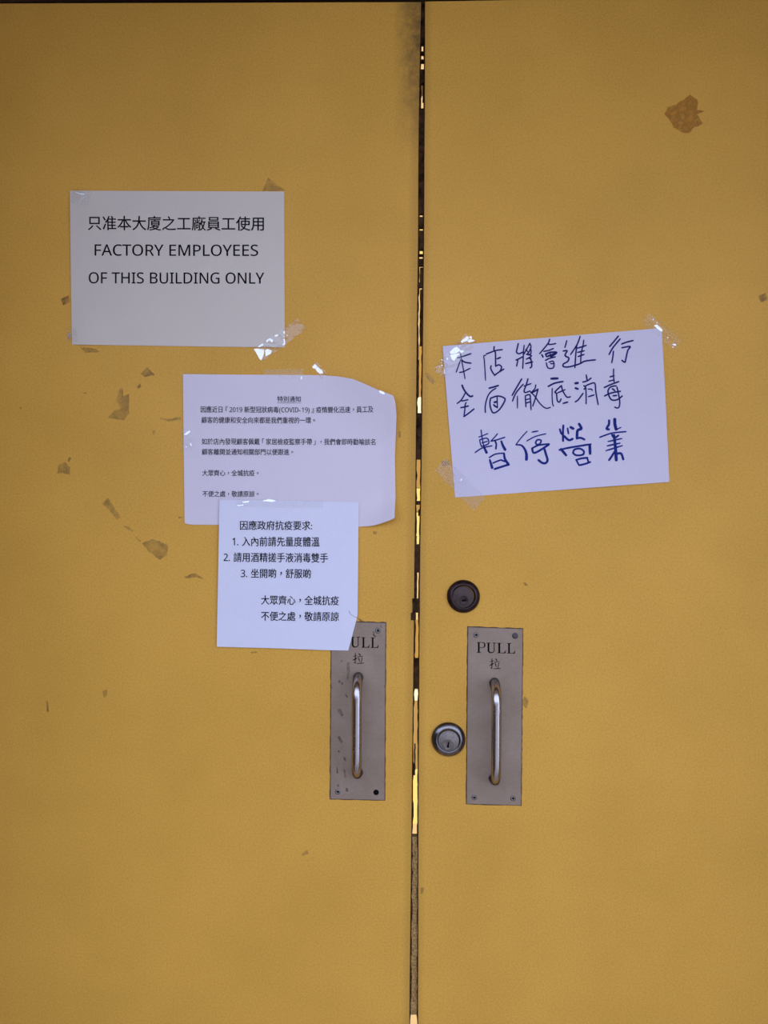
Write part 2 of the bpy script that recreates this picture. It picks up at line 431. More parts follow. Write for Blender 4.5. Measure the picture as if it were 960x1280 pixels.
# ------------------------------------------------------------------ pull plates, bars, screws, letters
def screw(parent, px, py, r_px, d, style='screw', name='screw'):
    bm = bmesh.new(); c = P(px, py, 0) - Vector((0, d, 0)); r = r_px * PX
    if style == 'hole':
        lathe(bm, c, [(r * 1.05, -0.0002), (r, 0.0003), (r * .85, 0.00035), (0, 0.0003)], 24)
        return link('screw_hole', bm, M_BLACK, parent)
    mats = [M_SCREW, M_BLACK, M_SCREWD]
    head = 2 if style in ('dark', 'full') else 0
    if style == 'full':
        lathe(bm, c, [(r * 1.02, 0), (r * .95, 0.0006), (r * .5, 0.0009), (0, 0.0010)], 28, 2)
    else:
        lathe(bm, c, [(r * 1.12, 0, 2), (r * 1.0, 0.0003, 2), (r * .95, 0.0007, head), (r * .42, 0.0008, head), (r * .40, 0.0002, 1), (0, 0.0002, 1)], 28)
    return link(name, bm, mats, parent)

def stroke(bm, pts, w, T, depth, mi=0, wend=None, smooth=True, cap=True):
    """flat ribbon of ink through pts; T maps to photo pixels; depth(px,py) -> world point on the sheet"""
    pts = [Vector((x, y)) for x, y in pts]
    wend = w if wend is None else wend
    if smooth and len(pts) > 2:
        q = []
        for i in range(len(pts) - 1):
            p0, p1, p2, p3 = pts[max(i - 1, 0)], pts[i], pts[i + 1], pts[min(i + 2, len(pts) - 1)]
            for k in range(6):
                t = k / 6
                q.append(0.5 * ((2 * p1) + (p2 - p0) * t + (2 * p0 - 5 * p1 + 4 * p2 - p3) * t * t + (3 * p1 - p0 - 3 * p2 + p3) * t ** 3))
        q.append(pts[-1]); pts = q
    elif len(pts) == 2:
        pts = [pts[0].lerp(pts[1], t / 4) for t in range(5)]
    n = len(pts); L = []; R = []
    for i, p in enumerate(pts):
        t = pts[min(i + 1, n - 1)] - pts[max(i - 1, 0)]
        t = t.normalized() if t.length > 1e-6 else Vector((1, 0))
        nr = Vector((-t.y, t.x)); s = (w + (wend - w) * i / (n - 1)) / 2
        if cap and i in (0, n - 1): s *= 0.72
        L.append(p + nr * s); R.append(p - nr * s)
    if cap:
        t0 = (pts[0] - pts[1]).normalized() * w * 0.32; t1 = (pts[-1] - pts[-2]).normalized() * wend * 0.32
        L[0] += t0; R[0] += t0; L[-1] += t1; R[-1] += t1
    VL = [bm.verts.new(depth(*T(p.x, p.y))) for p in L]; VR = [bm.verts.new(depth(*T(p.x, p.y))) for p in R]
    for i in range(n - 1):
        f = bm.faces.new([VL[i], VL[i + 1], VR[i + 1], VR[i]]); f.material_index = mi
        if f.normal.y > 0: f.normal_flip()

def crop_T(ox, oy, s): return lambda x, y: (ox + x / s, oy + y / s)

SERIF = {  # filled outlines on a 1 x 1 letter box, y up
 'P': ([[(0.04, 1), (0.04, .955), (.17, .93), (.17, .07), (.04, .045), (.04, 0), (.52, 0), (.52, .045), (.36, .07), (.36, 1)]],
       [((.36, .975), (.62, .975), (.86, .90), (.90, .74), (.84, .56), (.62, .48), (.36, .48))], [.05, .05, .10, .17, .10, .05, .05]),
 'U': ([[(0, 1), (0, .955), (.12, .93), (.12, .35), (.30, .35), (.30, .93), (.44, .955), (.44, 1)], [(.60, 1), (.60, .955), (.74, .93), (.74, .35), (.82, .35), (.82, .93), (.97, .955), (.97, 1)]],
       [((.21, .36), (.22, .20), (.34, .07), (.52, .04), (.68, .10), (.77, .22), (.78, .36))], [.18, .17, .13, .09, .08, .08, .08]),
 'L': ([[(0.02, 1), (0.02, .955), (.16, .93), (.16, .07), (.02, .045), (.02, 0), (.92, 0), (.97, .30), (.92, .30), (.84, .14), (.70, .06), (.36, .06), (.36, .93), (.52, .955), (.52, 1)]], [], []),
}
def serif_letter(bm, ch, x0, x1, yt, yb, dep, slope=0.015):
    polys, arcs, ws = SERIF[ch]
    T = lambda u, v: (x0 + u * (x1 - x0), yb - v * (yb - yt) + slope * u * (x1 - x0))
    for poly in polys:
        vs = [bm.verts.new(dep(*T(u, v))) for u, v in poly]
        fc = bm.faces.new(vs); fc.normal_update()
        if fc.normal.y > 0: fc.normal_flip()
        bmesh.ops.triangulate(bm, faces=[fc])
    for arc in arcs:
        pts = [Vector(p) for p in arc]; Lq = []; Rq = []
        fine = []; fw = []
        for i in range(len(pts) - 1):
            p0, p1, p2, p3 = pts[max(i - 1, 0)], pts[i], pts[i + 1], pts[min(i + 2, len(pts) - 1)]
            for k in range(6):
                t = k / 6
                fine.append(0.5 * ((2 * p1) + (p2 - p0) * t + (2 * p0 - 5 * p1 + 4 * p2 - p3) * t * t + (3 * p1 - p0 - 3 * p2 + p3) * t ** 3)); fw.append(ws[i] + (ws[i + 1] - ws[i]) * t)
        fine.append(pts[-1]); fw.append(ws[-1])
        for i, p in enumerate(fine):
            t = (fine[min(i + 1, len(fine) - 1)] - fine[max(i - 1, 0)]).normalized(); nr = Vector((-t.y, t.x)) * fw[i] / 2
            Lq.append(bm.verts.new(dep(*T(*(p + nr))))); Rq.append(bm.verts.new(dep(*T(*(p - nr)))))
        for i in range(len(fine) - 1):
            f = bm.faces.new([Lq[i], Lq[i + 1], Rq[i + 1], Rq[i]]); f.normal_update()
            if f.normal.y > 0: f.normal_flip()

LA = [([(418, 516), (418, 600), (417, 662)], 15), ([(417, 664), (397, 652)], 10), ([(388, 562), (440, 548)], 9), ([(386, 618), (442, 588)], 15),
      ([(474, 520), (492, 548)], 16), ([(450, 568), (532, 560)], 9), ([(466, 582), (482, 640)], 13), ([(522, 578), (506, 655)], 11), ([(442, 668), (546, 663)], 12)]
PLATE_T = 0.0015
def pull_plate(parent, quad, label, mounts, letters, la_shift, screws, tilt):
    bm = bmesh.new()
    slab(bm, quad, PLATE_T, 0.0001)
    bmesh.ops.recalc_face_normals(bm, faces=bm.faces[:])
    bmesh.ops.bevel(bm, geom=[e for e in bm.edges if all(v.co.y < -PLATE_T * .9 for v in e.verts)], offset=0.0004, segments=2, affect='EDGES')
    plate = link('pull_plate', bm, M_PLATE, parent, label=label)
    # thin dark brown outline under the plate's rim
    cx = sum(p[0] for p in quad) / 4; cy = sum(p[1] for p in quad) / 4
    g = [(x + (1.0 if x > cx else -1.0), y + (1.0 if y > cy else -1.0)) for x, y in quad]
    bm = bmesh.new(); slab(bm, rough_poly(g, 5, 0.35), 0.0004, 0.00005); link('rim_line', bm, M_RIM_LINE, plate)
    # bar: two round feet and a bent rod
    (mx, my0, my1) = mounts
    a = P(mx + tilt, my0); b = P(mx, my1); r = 0.0064; OUT = 0.031; BR = 0.025
    yz = lambda z, d: (z, d)
    prof = [(a.z, PLATE_T)]
    prof.append((a.z, OUT - BR))
    for k in range(1, 9):
        t = k / 8 * math.pi / 2; prof.append((a.z - BR + BR * math.cos(t), OUT - BR + BR * math.sin(t)))
    for k in range(1, 9): prof.append((a.z - BR + (b.z + BR - a.z + BR) * k / 9, OUT))
    for k in range(0, 9):
        t = math.pi / 2 * (1 - k / 8); prof.append((b.z + BR - BR * math.cos(t), OUT - BR + BR * math.sin(t)))
    prof.append((b.z, PLATE_T))
    pts = [Vector((b.x + (a.x - b.x) * (z - b.z) / (a.z - b.z), -d, z)) for z, d in prof]
    bm = bmesh.new(); tube(bm, pts, r, 32); link('handle_bar', bm, M_BAR, plate, smooth=True)
    for q in (a, b):
        bm = bmesh.new(); lathe(bm, Vector((q.x, 0, q.z)), [(0.0071, PLATE_T), (0.0071, PLATE_T + .0006), (0.0066, PLATE_T + .0012), (0.0062, PLATE_T + .0013)], 36)
        link('bar_foot', bm, M_BAR_WORN, plate)
    for s in screws: screw(plate, s[0], s[1], s[2], PLATE_T, s[3])
    dep = lambda px, py: P(px, py, 0) - Vector((0, PLATE_T + 0.00015, 0))
    bm = bmesh.new()
    for ch, x0, x1, yt, yb in letters: serif_letter(bm, ch, x0, x1, yt, yb, dep)
    link('pull_lettering', bm, M_ENGRAVE, plate, recalc=False)
    bm = bmesh.new(); T0 = crop_T(580, 780, 12.0)
    for p, w in LA: stroke(bm, p, w, lambda x, y: (T0(x, y)[0] + la_shift[0], T0(x, y)[1] + la_shift[1]), dep, smooth=False)
    link('engraved_character', bm, M_ENGRAVE, plate, recalc=False)
    return plate
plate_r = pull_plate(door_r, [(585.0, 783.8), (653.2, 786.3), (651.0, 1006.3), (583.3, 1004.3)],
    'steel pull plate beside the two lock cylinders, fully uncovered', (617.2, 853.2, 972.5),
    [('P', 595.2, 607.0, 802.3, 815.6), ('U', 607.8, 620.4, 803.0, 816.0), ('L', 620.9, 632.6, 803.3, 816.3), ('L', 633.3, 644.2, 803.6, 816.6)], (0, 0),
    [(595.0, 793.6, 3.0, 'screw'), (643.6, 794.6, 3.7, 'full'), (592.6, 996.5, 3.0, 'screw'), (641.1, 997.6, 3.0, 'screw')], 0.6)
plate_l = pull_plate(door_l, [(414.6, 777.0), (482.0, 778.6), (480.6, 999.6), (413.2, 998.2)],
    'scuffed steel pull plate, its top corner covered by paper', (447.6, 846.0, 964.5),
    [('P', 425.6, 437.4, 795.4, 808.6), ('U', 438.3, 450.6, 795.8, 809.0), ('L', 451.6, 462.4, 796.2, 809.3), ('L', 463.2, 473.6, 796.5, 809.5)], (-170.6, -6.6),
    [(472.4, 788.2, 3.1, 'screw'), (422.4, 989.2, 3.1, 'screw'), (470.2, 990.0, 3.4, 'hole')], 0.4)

# grime ring beside the bright screw and scuffs on the left plate
def patch(name, pts, d, mat, parent, step=2.5, amp=0.5, T=None, **kw):
    if T: pts = [T(x, y) for x, y in pts]
    bm = bmesh.new(); f = bm.faces.new([bm.verts.new(P(x, y) - Vector((0, d + 0.0001, 0))) for x, y in rough_poly(pts, step, amp)])
    f.normal_update()
    if f.normal.y > 0: f.normal_flip()
    bmesh.ops.triangulate(bm, faces=[f])
    return link(name, bm, mat, parent, recalc=False, **kw)
T5 = crop_T(400, 740, 4.5714)
for pts in [[(152, 405), (168, 398), (172, 455), (164, 500), (150, 500), (156, 450)], ]:
    patch('scuff', pts, PLATE_T + 1e-4, M_SCUFF_LIGHT, plate_l, T=T5)
for pts in [[(98, 668), (118, 664), (136, 700), (124, 712), (106, 690)], [(98, 826), (112, 822), (134, 856), (122, 864)], [(104, 505), (116, 500), (118, 514), (106, 518)], [(120, 518), (130, 512), (134, 524), (124, 530)],
            [(142, 582), (150, 578), (160, 598), (154, 604)], [(134, 940), (148, 944), (150, 966), (138, 960)], [(104, 905), (112, 903), (114, 914), (106, 915)],
            [(120, 388), (126, 386), (128, 398), (123, 400)], [(134, 1010), (146, 1016), (150, 1060), (140, 1056)], [(94, 1000), (102, 1000), (104, 1036), (96, 1034)], [(146, 1116), (160, 1118), (162, 1136), (150, 1140)],
            [(98, 1098), (110, 1096), (112, 1110), (100, 1112)], [(302, 226), (310, 220), (312, 244), (326, 252), (312, 256), (302, 246)], [(346, 186), (354, 190), (352, 204), (346, 202)], [(66, 540), (70, 538), (70, 550), (66, 552)], [(366, 530), (370, 530), (370, 548), (366, 546)]]:
    patch('scuff', pts, PLATE_T + 1e-4, M_SCUFF, plate_l, T=T5, amp=0.35)

# lock cylinders
def lock(cx, cy, R, ri, ci, dark, label, plug):
    c = P(cx, cy); bm = bmesh.new(); r = R * PX
    mats = [M_BRONZE, M_BRONZEFACE, M_BLACK] if dark else [M_CHROME, M_LOCKFACE, M_BLACK]
    q = ri * PX
    lathe(bm, c, [(r, 0.0), (r, 0.0022), (r * .985, 0.0030), (q * 1.16, 0.0070), (q * 1.05, 0.0072), (q * 1.03, 0.0050, 2), (q, 0.0040, 2)], 72)
    L = link('lock_cylinder', bm, mats, door_r, label=label)
    bm = bmesh.new(); c2 = P(*ci); lathe(bm, c2, [(q * .985, 0.002), (q * .985, 0.0058), (q * .95, 0.0062), (0, 0.0063)], 64)
    link('lock_face', bm, mats[1], L)
    bm = bmesh.new(); c3 = P(plug[0], plug[1]); pr = plug[2] * PX
    lathe(bm, c3, [(pr, 0.006), (pr, 0.0067), (pr * .93, 0.0069), (pr * .80, 0.0065), (0, 0.0065)], 48)
    link('lock_plug', bm, M_LOCKPLUG if not dark else M_BRONZE, L)
    bm = bmesh.new()
    kp = [(-1.3, 3.6), (-1.6, 1.0), (-.6, -.4), (-.2, -3.4), (1.1, -3.6), (1.3, -1.2), (.7, .6), (1.2, 2.4), (0.2, 3.8)] if not dark else [(-2.8, .2), (-1.2, -1.0), (.2, -.2), (1.2, -1.4), (2.9, -.8), (3, .8), (1, 1.4), (-1.6, 1.6)]
    slab(bm, [(plug[0] + x, plug[1] + y) for x, y in kp], 0.0071, 0.0065); link('keyway', bm, M_BLACK, L)
    if not dark:
        bm = bmesh.new()
        ring = [(cx + 10.6 * math.cos(t), cy + 10.6 * math.sin(t)) for t in (-2.25 + i * .16 for i in range(9))]
        for x, y in ring: slab(bm, [(x - .5, y - .7), (x + .5, y - .7), (x + .4, y + .7), (x - .5, y + .6)], 0.00645, 0.0061)
        link('worn_marks', bm, M_LOCKPLUG, L)
    return L
lock(579.2, 745.3, 20.4, 13.6, (578.3, 746.0), True, 'dark bronze lock cylinder above the pull plate', (579.4, 749.6, 5.6))
lock(560.5, 923.8, 21.2, 13.4, (560.5, 925.0), False, 'dull chrome lock cylinder beside the pull plate', (560.0, 929.2, 6.7))

# ------------------------------------------------------------------ marks on the doors
T8 = crop_T(0, 430, 3.4286)
for m, pts in [(M_RES_BROWN, [(604, 128), (630, 98), (664, 134), (620, 142)]), (M_RES_BROWN, [(586, 184), (600, 168), (606, 184), (592, 192)]),
               (M_RES_OLIVE, [(514, 192), (526, 190), (530, 224), (554, 214), (552, 300), (530, 328), (464, 316), (488, 286), (516, 276), (498, 244)]),
               (M_RES_OLIVE, [(682, 318), (735, 322), (774, 310), (776, 324), (720, 332)]), (M_RES_OLIVE, [(244, 556), (252, 518), (278, 506), (302, 528), (300, 562), (268, 552)]),
               (M_RES_BROWN, [(290, 500), (298, 483), (306, 490), (296, 508)]), (M_RES_OLIVE, [(436, 684), (464, 660), (484, 692), (518, 744), (500, 752), (470, 712)]),
               (M_RES_OLIVE, [(528, 780), (545, 780), (572, 800), (566, 806)]), (M_RES_OLIVE, [(608, 854), (655, 836), (720, 860), (716, 904), (686, 926), (640, 892)]),
               (M_RES_OLIVE, [(580, 826), (586, 826), (604, 846), (600, 848)]), (M_RES_BROWN, [(786, 998), (835, 982), (872, 1006), (836, 1000), (800, 1006)]), (M_RES_BROWN, [(340, 206), (372, 208), (368, 214)]),
               (M_RES_OLIVE, [(654, 372), (664, 370), (662, 392), (655, 390)]), (M_RES_BROWN, [(764, 742), (780, 740), (778, 746), (766, 747)]), (M_RES_BROWN, [(84, 272), (92, 272), (90, 278), (85, 277)])]:
    patch('tape_residue', pts, 1e-5, m, door_l, T=T8)
for m, pts, par in [(M_RES_OLIVE, [(328, 238.5), (335, 222), (345, 230), (357, 238.5)], door_l), (M_RES_BROWN, [(76, 374), (86, 369), (87, 378), (79, 382)], door_l), (M_RES_BROWN, [(57.5, 876), (60, 877), (61, 890), (58.5, 889)], door_l),
                    (M_RES_BROWN, [(948, 370), (957, 366), (959, 375), (951, 378)], door_r), (M_RES_OLIVE, [(655, 870), (661, 876), (658, 886), (653, 880)], door_r), (M_RES_PALE, [(531, 466), (537, 467), (544, 477), (541, 481), (534, 473)], door_r),
                    (M_RES_OLIVE, [(99, 433), (118, 436), (125, 440), (107, 441)], door_l), (M_RES_BROWN, [(498, 540), (501, 538), (501, 546), (498, 547)], door_l), (M_RES_OLIVE, [(377, 1067), (384, 1062), (386, 1067), (378, 1070)], door_l),
                    (M_RES_PALE, [(551, 577), (562, 575), (563, 581), (553, 583)], door_r), (M_RES_OLIVE, [(526, 1110), (530, 1109), (529, 1117), (526, 1118)], door_r), (M_RES_BROWN, [(653, 728), (657, 728), (660, 732), (656, 732)], door_r),
                    (M_RES_BROWN, [(313, 815), (320, 814), (322, 816), (315, 817)], door_l), (M_RES_OLIVE, [(128, 864), (134, 862), (134, 870), (130, 872)], door_l), (M_RES_BROWN, [(466, 665), (471, 664), (471, 668), (467, 668)], door_l)]:
    patch('smudge', pts, 1e-5, m, par)
TS = crop_T(780, 80, 5.333)
patch('smudge', [(446, 771), (451, 774), (456, 777), (450, 777)], 1e-5, M_RES_BROWN, door_l)
patch('paint_stain', [(268, 332), (290, 288), (360, 262), (440, 204), (482, 232), (494, 262), (488, 308), (536, 312), (486, 336), (528, 400), (470, 420), (438, 460), (392, 458), (328, 424), (304, 372)], 1e-5, M_STAIN, door_r, 3.0, 0.8, TS, label='orange-brown blotch near the top right')

# ------------------------------------------------------------------ sheets of paper
def polyline(pts):
    L = [0.0]
    for a, b in zip(pts, pts[1:]): L.append(L[-1] + math.hypot(b[0] - a[0], b[1] - a[1]))
    def f(t):
        s = t * L[-1]
        for i in range(len(pts) - 1):
            if s <= L[i + 1] + 1e-9:
                k = (s - L[i]) / max(1e-9, L[i + 1] - L[i]); return Vector((pts[i][0] + (pts[i + 1][0] - pts[i][0]) * k, pts[i][1] + (pts[i + 1][1] - pts[i][1]) * k))
        return Vector(pts[-1])
    return f
class Sheet:
    def __init__(self, label, mat, top, bottom, left, right, height, nu=60, nv=44, name='paper_notice', category='notice'):
        t, b, l, r = polyline(top), polyline(bottom), polyline(left), polyline(right)
        c00, c10, c01, c11 = Vector(top[0]), Vector(top[-1]), Vector(bottom[0]), Vector(bottom[-1])
        bm = bmesh.new(); g = []
        for j in range(nv + 1):
            v = j / nv; row = []
            for i in range(nu + 1):
                u = i / nu
                p = t(u) * (1 - v) + b(u) * v + l(v) * (1 - u) + r(v) * u - (c00 * (1 - u) * (1 - v) + c10 * u * (1 - v) + c01 * (1 - u) * v + c11 * u * v)
                row.append(bm.verts.new(P(p.x, p.y, height(u, v, p.x, p.y))))
            g.append(row)
        for j in range(nv):
            for i in range(nu):
                f = bm.faces.new([g[j][i], g[j + 1][i], g[j + 1][i + 1], g[j][i + 1]]); f.smooth = True
        bm.normal_update(); self.tree = BVHTree.FromBMesh(bm)
        TH = Vector((0, 0.00022, 0)); back = [[bm.verts.new(v.co + TH) for v in row] for row in g]
        for j in range(nv):
            for i in range(nu):
                f = bm.faces.new([back[j][i], back[j][i + 1], back[j + 1][i + 1], back[j + 1][i]]); f.smooth = True
        rim = [g[0][i] for i in range(nu)] + [g[j][nu] for j in range(nv)] + [g[nv][i] for i in range(nu, 0, -1)] + [g[j][0] for j in range(nv, 0, -1)]
        ra = [bm.verts.new(v.co) for v in rim]; rb = [bm.verts.new(v.co + TH) for v in rim]
        for i in range(len(rim)):
            k = (i + 1) % len(rim); bm.faces.new([ra[i], ra[k], rb[k], rb[i]])
        self.o = link(name, bm, mat, recalc=False, label=label, category=category)
    def on(self, lift=0.00022):
        def f(px, py):
            q = P(px, py); h = self.tree.ray_cast(Vector((q.x, -0.3, q.z)), Vector((0, 1, 0)))[0]
            if h is None: h = q
            return Vector((q.x, (h.y if h is not None else 0) - lift, q.z))
        return f

# glyphs of the built-in font, flattened to triangles once per character
GC = {}
def glyph(ch):
    if ch not in GC:
        cu = bpy.data.curves.new('g', 'FONT'); cu.body = ch; cu.resolution_u = 3
        o = bpy.data.objects.new('g', cu); C.objects.link(o); bpy.context.view_layer.update()
        dg = bpy.context.evaluated_depsgraph_get(); me = o.evaluated_get(dg).to_mesh()
        GC[ch] = ([(v.co.x, v.co.y) for v in me.vertices], [tuple(p.vertices) for p in me.polygons])
        bpy.data.objects.remove(o); bpy.data.curves.remove(cu)
    return GC[ch]
def plain(s):
    # plain upright sans-serif forms of the Latin letters and digits
    o = ''
    for ch in s:
        if 'A' <= ch <= 'Z': o += chr(0x1D5A0 + ord(ch) - 65)
        elif '0' <= ch <= '9': o += chr(0x1D7E2 + ord(ch) - 48)
        else: o += ch
    return o
ADC = {}
ADV = {' ': .28, '.': .30, ':': .34, '-': .46, '(': .38, ')': .38}
def advance(ch):
    if 0x2E80 < ord(ch) < 0x10000: return 1.0
    if ord(ch) > 0x10000:
        if ch not in ADC: ADC[ch] = max(x for x, y in glyph(ch + ch)[0]) - max(x for x, y in glyph(ch)[0])
        return ADC[ch]
    if ch in ADV: return ADV[ch]
    v, _ = glyph(ch); return max(x for x, y in v) + 0.065 if v else .3
def text(parent, sheet, s, x0, x1, yt0, yb0, slope, mat, name='printed_line', bold=0.0, lift=0.00022, ref=(-.075, .84)):
    """lay s between photo columns x0 and x1; yt0/yb0 are the rows of the top and foot of a tall character at x0"""
    xs = []; x = 0.0; s = plain(s)
    for ch in s:
        off = 0.0; dy = 0.0
        if ch in '，。': g = glyph(ch); off = 0.5 - (min(a for a, b in g[0]) + max(a for a, b in g[0])) / 2; dy = 0.30
        if ch in '「『': off = -0.25
        if ch in '」』': off = 0.22
        xs.append((ch, x + off, dy)); x += advance(ch)
    g0 = glyph(s[0])[0]; left = min(a for a, b in g0); gl = xs[-1]; gv = glyph(gl[0])[0]; rightm = gl[1] + max(a for a, b in gv)
    kx = (x1 - x0) / (rightm - left); ky = (yb0 - yt0) / (ref[1] - ref[0])
    dep = sheet.on(lift); bm = bmesh.new()
    offs = [(0, 0)] if not bold else [(-bold, 0), (bold, 0), (0, bold * .7), (0, -bold * .7)]
    for ch, xo, dy in xs:
        vs, fs = glyph(ch)
        for ox, oy in offs:
            V = []
            for a, b in vs:
                px = x0 + (xo + a - left) * kx + ox; py = yb0 - (b + dy - ref[0]) * ky + slope * (px - x0) + oy
                V.append(bm.verts.new(dep(px, py)))
            for f in fs:
                try: fc = bm.faces.new([V[i] for i in f])
                except ValueError: continue
    for f in bm.faces:
        f.normal_update()
        if f.normal.y > 0: f.normal_flip()
    return link(name, bm, mat, parent, recalc=False)

def tape(parent, quad, sheet_d, crinkle, mat, nu=14, nv=8, up=0.0, name='clear_tape'):
    """a piece of clear tape: quad a-b-c-d in photo pixels; crinkle = height of its creases"""
    a, b, c, d = [Vector(q) for q in quad]; bm = bmesh.new(); g = []
    for j in range(nv + 1):
        row = []
        for i in range(nu + 1):
            u, v = i / nu, j / nv
            p = (a * (1 - u) + b * u) * (1 - v) + (d * (1 - u) + c * u) * v
            p += Vector((random.uniform(-.25, .25), random.uniform(-.25, .25)))
            base = sheet_d(p.x, p.y)
            h = 0.00012 + crinkle * (random.random() ** 2.2)
            row.append(bm.verts.new(base - Vector((0, h, 0))))
        g.append(row)
    for j in range(nv):
        for i in range(nu):
            bm.faces.new([g[j][i], g[j + 1][i], g[j + 1][i + 1]]); bm.faces.new([g[j][i], g[j + 1][i + 1], g[j][i + 1]])
    bm.normal_update()
    for f in bm.faces:
        if f.normal.y > 0: f.normal_flip()
    return link(name, bm, mat, parent, recalc=False)

def over(sheet, lift=0.00015):
    """surface met first from the front: the sheet where there is one, else the door"""
    def f(px, py):
        q = P(px, py); h = sheet.tree.ray_cast(Vector((q.x, -0.3, q.z)), Vector((0, 1, 0)))[0]
        return Vector((q.x, (h.y if h is not None else 0.0) - lift, q.z))
    return f

smooth = lambda x: max(0, min(1, x)) ** 2 * (3 - 2 * max(0, min(1, x)))
# sheet 1: printed factory notice
def h1(u, v, x, y):
    h = 0.0009 + 0.0005 * math.sin(u * 7 + 1) * (1 - v) + 0.0012 * smooth((v - .55) / .45) * smooth((.35 - u) / .35) * (1 if u > 0.05 else u / .05)
    h += 0.0016 * math.exp(-((v - .02) / .05) ** 2) * math.exp(-((u - .09) / .06) ** 2)
    h += 0.0010 * math.exp(-((v - .16 - .06 * u) / .07) ** 2) * smooth((.9 - u) / .5)
    return h
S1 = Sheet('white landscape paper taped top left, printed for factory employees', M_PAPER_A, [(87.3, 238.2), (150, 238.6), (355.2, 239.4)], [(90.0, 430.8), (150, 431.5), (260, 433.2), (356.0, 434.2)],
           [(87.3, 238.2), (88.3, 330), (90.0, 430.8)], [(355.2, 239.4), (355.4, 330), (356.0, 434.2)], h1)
text(S1.o, S1, '只准本大廈之工廠員工使用', 110.6, 330.0, 270.6, 288.0, 0.003, M_INK, bold=0.22)
text(S1.o, S1, 'FACTORY EMPLOYEES', 118.9, 322.8, 306.0, 319.8, 0.002, M_INK, bold=0.15, ref=(0, .714))
text(S1.o, S1, 'OF THIS BUILDING ONLY', 111.5, 330.4, 340.8, 354.4, 0.002, M_INK, bold=0.15, ref=(0, .714))

# sheet 2: wide notice with curling right-hand corners
def h2(u, v, x, y):
    tr = smooth((u - .62) / .38) * smooth((.42 - v) / .42); br = smooth((u - .80) / .20) * smooth((v - .80) / .20)
    e = smooth((u - .93) / .07)
    return 0.0009 + 0.015 * tr + 0.010 * br + 0.0022 * e + 0.0004 * math.sin(u * 9 + v * 4) + 0.0012 * math.exp(-((u - .06) / .04) ** 2) * math.exp(-((v - .48) / .06) ** 2) + 0.0014 * smooth((v - .93) / .07) * smooth((.15 - u) / .15)
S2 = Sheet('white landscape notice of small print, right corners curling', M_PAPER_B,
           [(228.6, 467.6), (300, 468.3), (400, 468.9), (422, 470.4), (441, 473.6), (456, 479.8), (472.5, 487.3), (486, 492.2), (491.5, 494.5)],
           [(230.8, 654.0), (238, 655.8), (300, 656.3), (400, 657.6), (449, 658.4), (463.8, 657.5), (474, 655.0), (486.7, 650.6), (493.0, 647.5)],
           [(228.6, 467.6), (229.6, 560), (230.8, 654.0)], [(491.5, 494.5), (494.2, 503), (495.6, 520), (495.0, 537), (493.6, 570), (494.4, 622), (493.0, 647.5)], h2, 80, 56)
TX = dict(mat=M_INK2, bold=0.12, lift=0.00018)
text(S2.o, S2, '特別通知', 346.8, 376.0, 495.4, 502.4, 0.0, **TX)
bm = bmesh.new(); stroke(bm, [(346.5, 503.8), (361, 503.8), (376.2, 503.8)], 0.5, lambda x, y: (x, y), S2.on(0.00018), smooth=False); link('title_underline', bm, M_INK2, S2.o, recalc=False)
text(S2.o, S2, '因應近日『2019 新型冠狀病毒(COVID-19)』疫情變化迅速，員工及', 251.3, 467.0, 508.0, 515.8, 0.003, **TX)
text(S2.o, S2, '顧客的健康和安全向來都是我們重視的一環。', 252.2, 393.8, 521.2, 529.0, 0.003, **TX)
text(S2.o, S2, '如於店內發現顧客佩戴「家居檢疫監察手帶」，我們會即時勸喻該名', 252.6, 469.3, 548.0, 555.8, 0.003, **TX)
text(S2.o, S2, '顧客離開並通知相關部門以便跟進。', 252.8, 366.6, 561.0, 568.6, 0.003, **TX)
text(S2.o, S2, '大眾齊心，全城抗疫。', 253.0, 323.4, 587.4, 595.0, 0.003, **TX)
text(S2.o, S2, '不便之處，敬請原諒。', 253.2, 323.4, 613.6, 621.0, 0.003, **TX)

# sheet 3: smaller notice lapping over sheet 2 and the pull plate
def h3(u, v, x, y):
    return 0.0028 + 0.0009 * smooth((v - .5) / .5) * smooth((u - .5) / .5) + 0.0004 * math.sin(u * 6 + v * 5) + 0.0012 * math.exp(-((u - .9) / .08) ** 2 - ((v - .82) / .06) ** 2)
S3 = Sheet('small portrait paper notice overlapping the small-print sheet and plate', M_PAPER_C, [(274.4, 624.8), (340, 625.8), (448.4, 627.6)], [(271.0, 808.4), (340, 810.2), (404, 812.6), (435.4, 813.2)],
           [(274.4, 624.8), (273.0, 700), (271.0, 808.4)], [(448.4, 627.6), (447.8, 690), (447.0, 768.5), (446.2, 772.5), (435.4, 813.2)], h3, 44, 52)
T3 = dict(mat=M_INK, bold=0.17)
text(S3.o, S3, '因應政府抗疫要求:', 300.8, 390.4, 651.0, 662.2, 0.003, **T3)
text(S3.o, S3, '1. 入內前請先量度體溫', 291.4, 399.6, 670.6, 682.4, 0.006, **T3)
text(S3.o, S3, '2. 請用酒精搓手液消毒雙手', 280.4, 410.2, 690.4, 702.0, 0.008, **T3)
text(S3.o, S3, '3. 坐開啲，舒服啲', 301.8, 388.8, 710.6, 722.0, 0.006, **T3)
text(S3.o, S3, '大眾齊心，全城抗疫', 327.0, 423.8, 744.0, 755.4, 0.008, **T3)
text(S3.o, S3, '不便之處，敬請原諒', 327.0, 423.8, 764.0, 775.4, 0.006, **T3)
bm = bmesh.new(); stroke(bm, [(437, 763.5), (438.2, 767), (443, 770.2), (447, 772.2)], 1.3, lambda x, y: (x, y), S3.on(0.0003)); link('torn_crease', bm, M_SCUFF_LIGHT, S3.o, recalc=False)

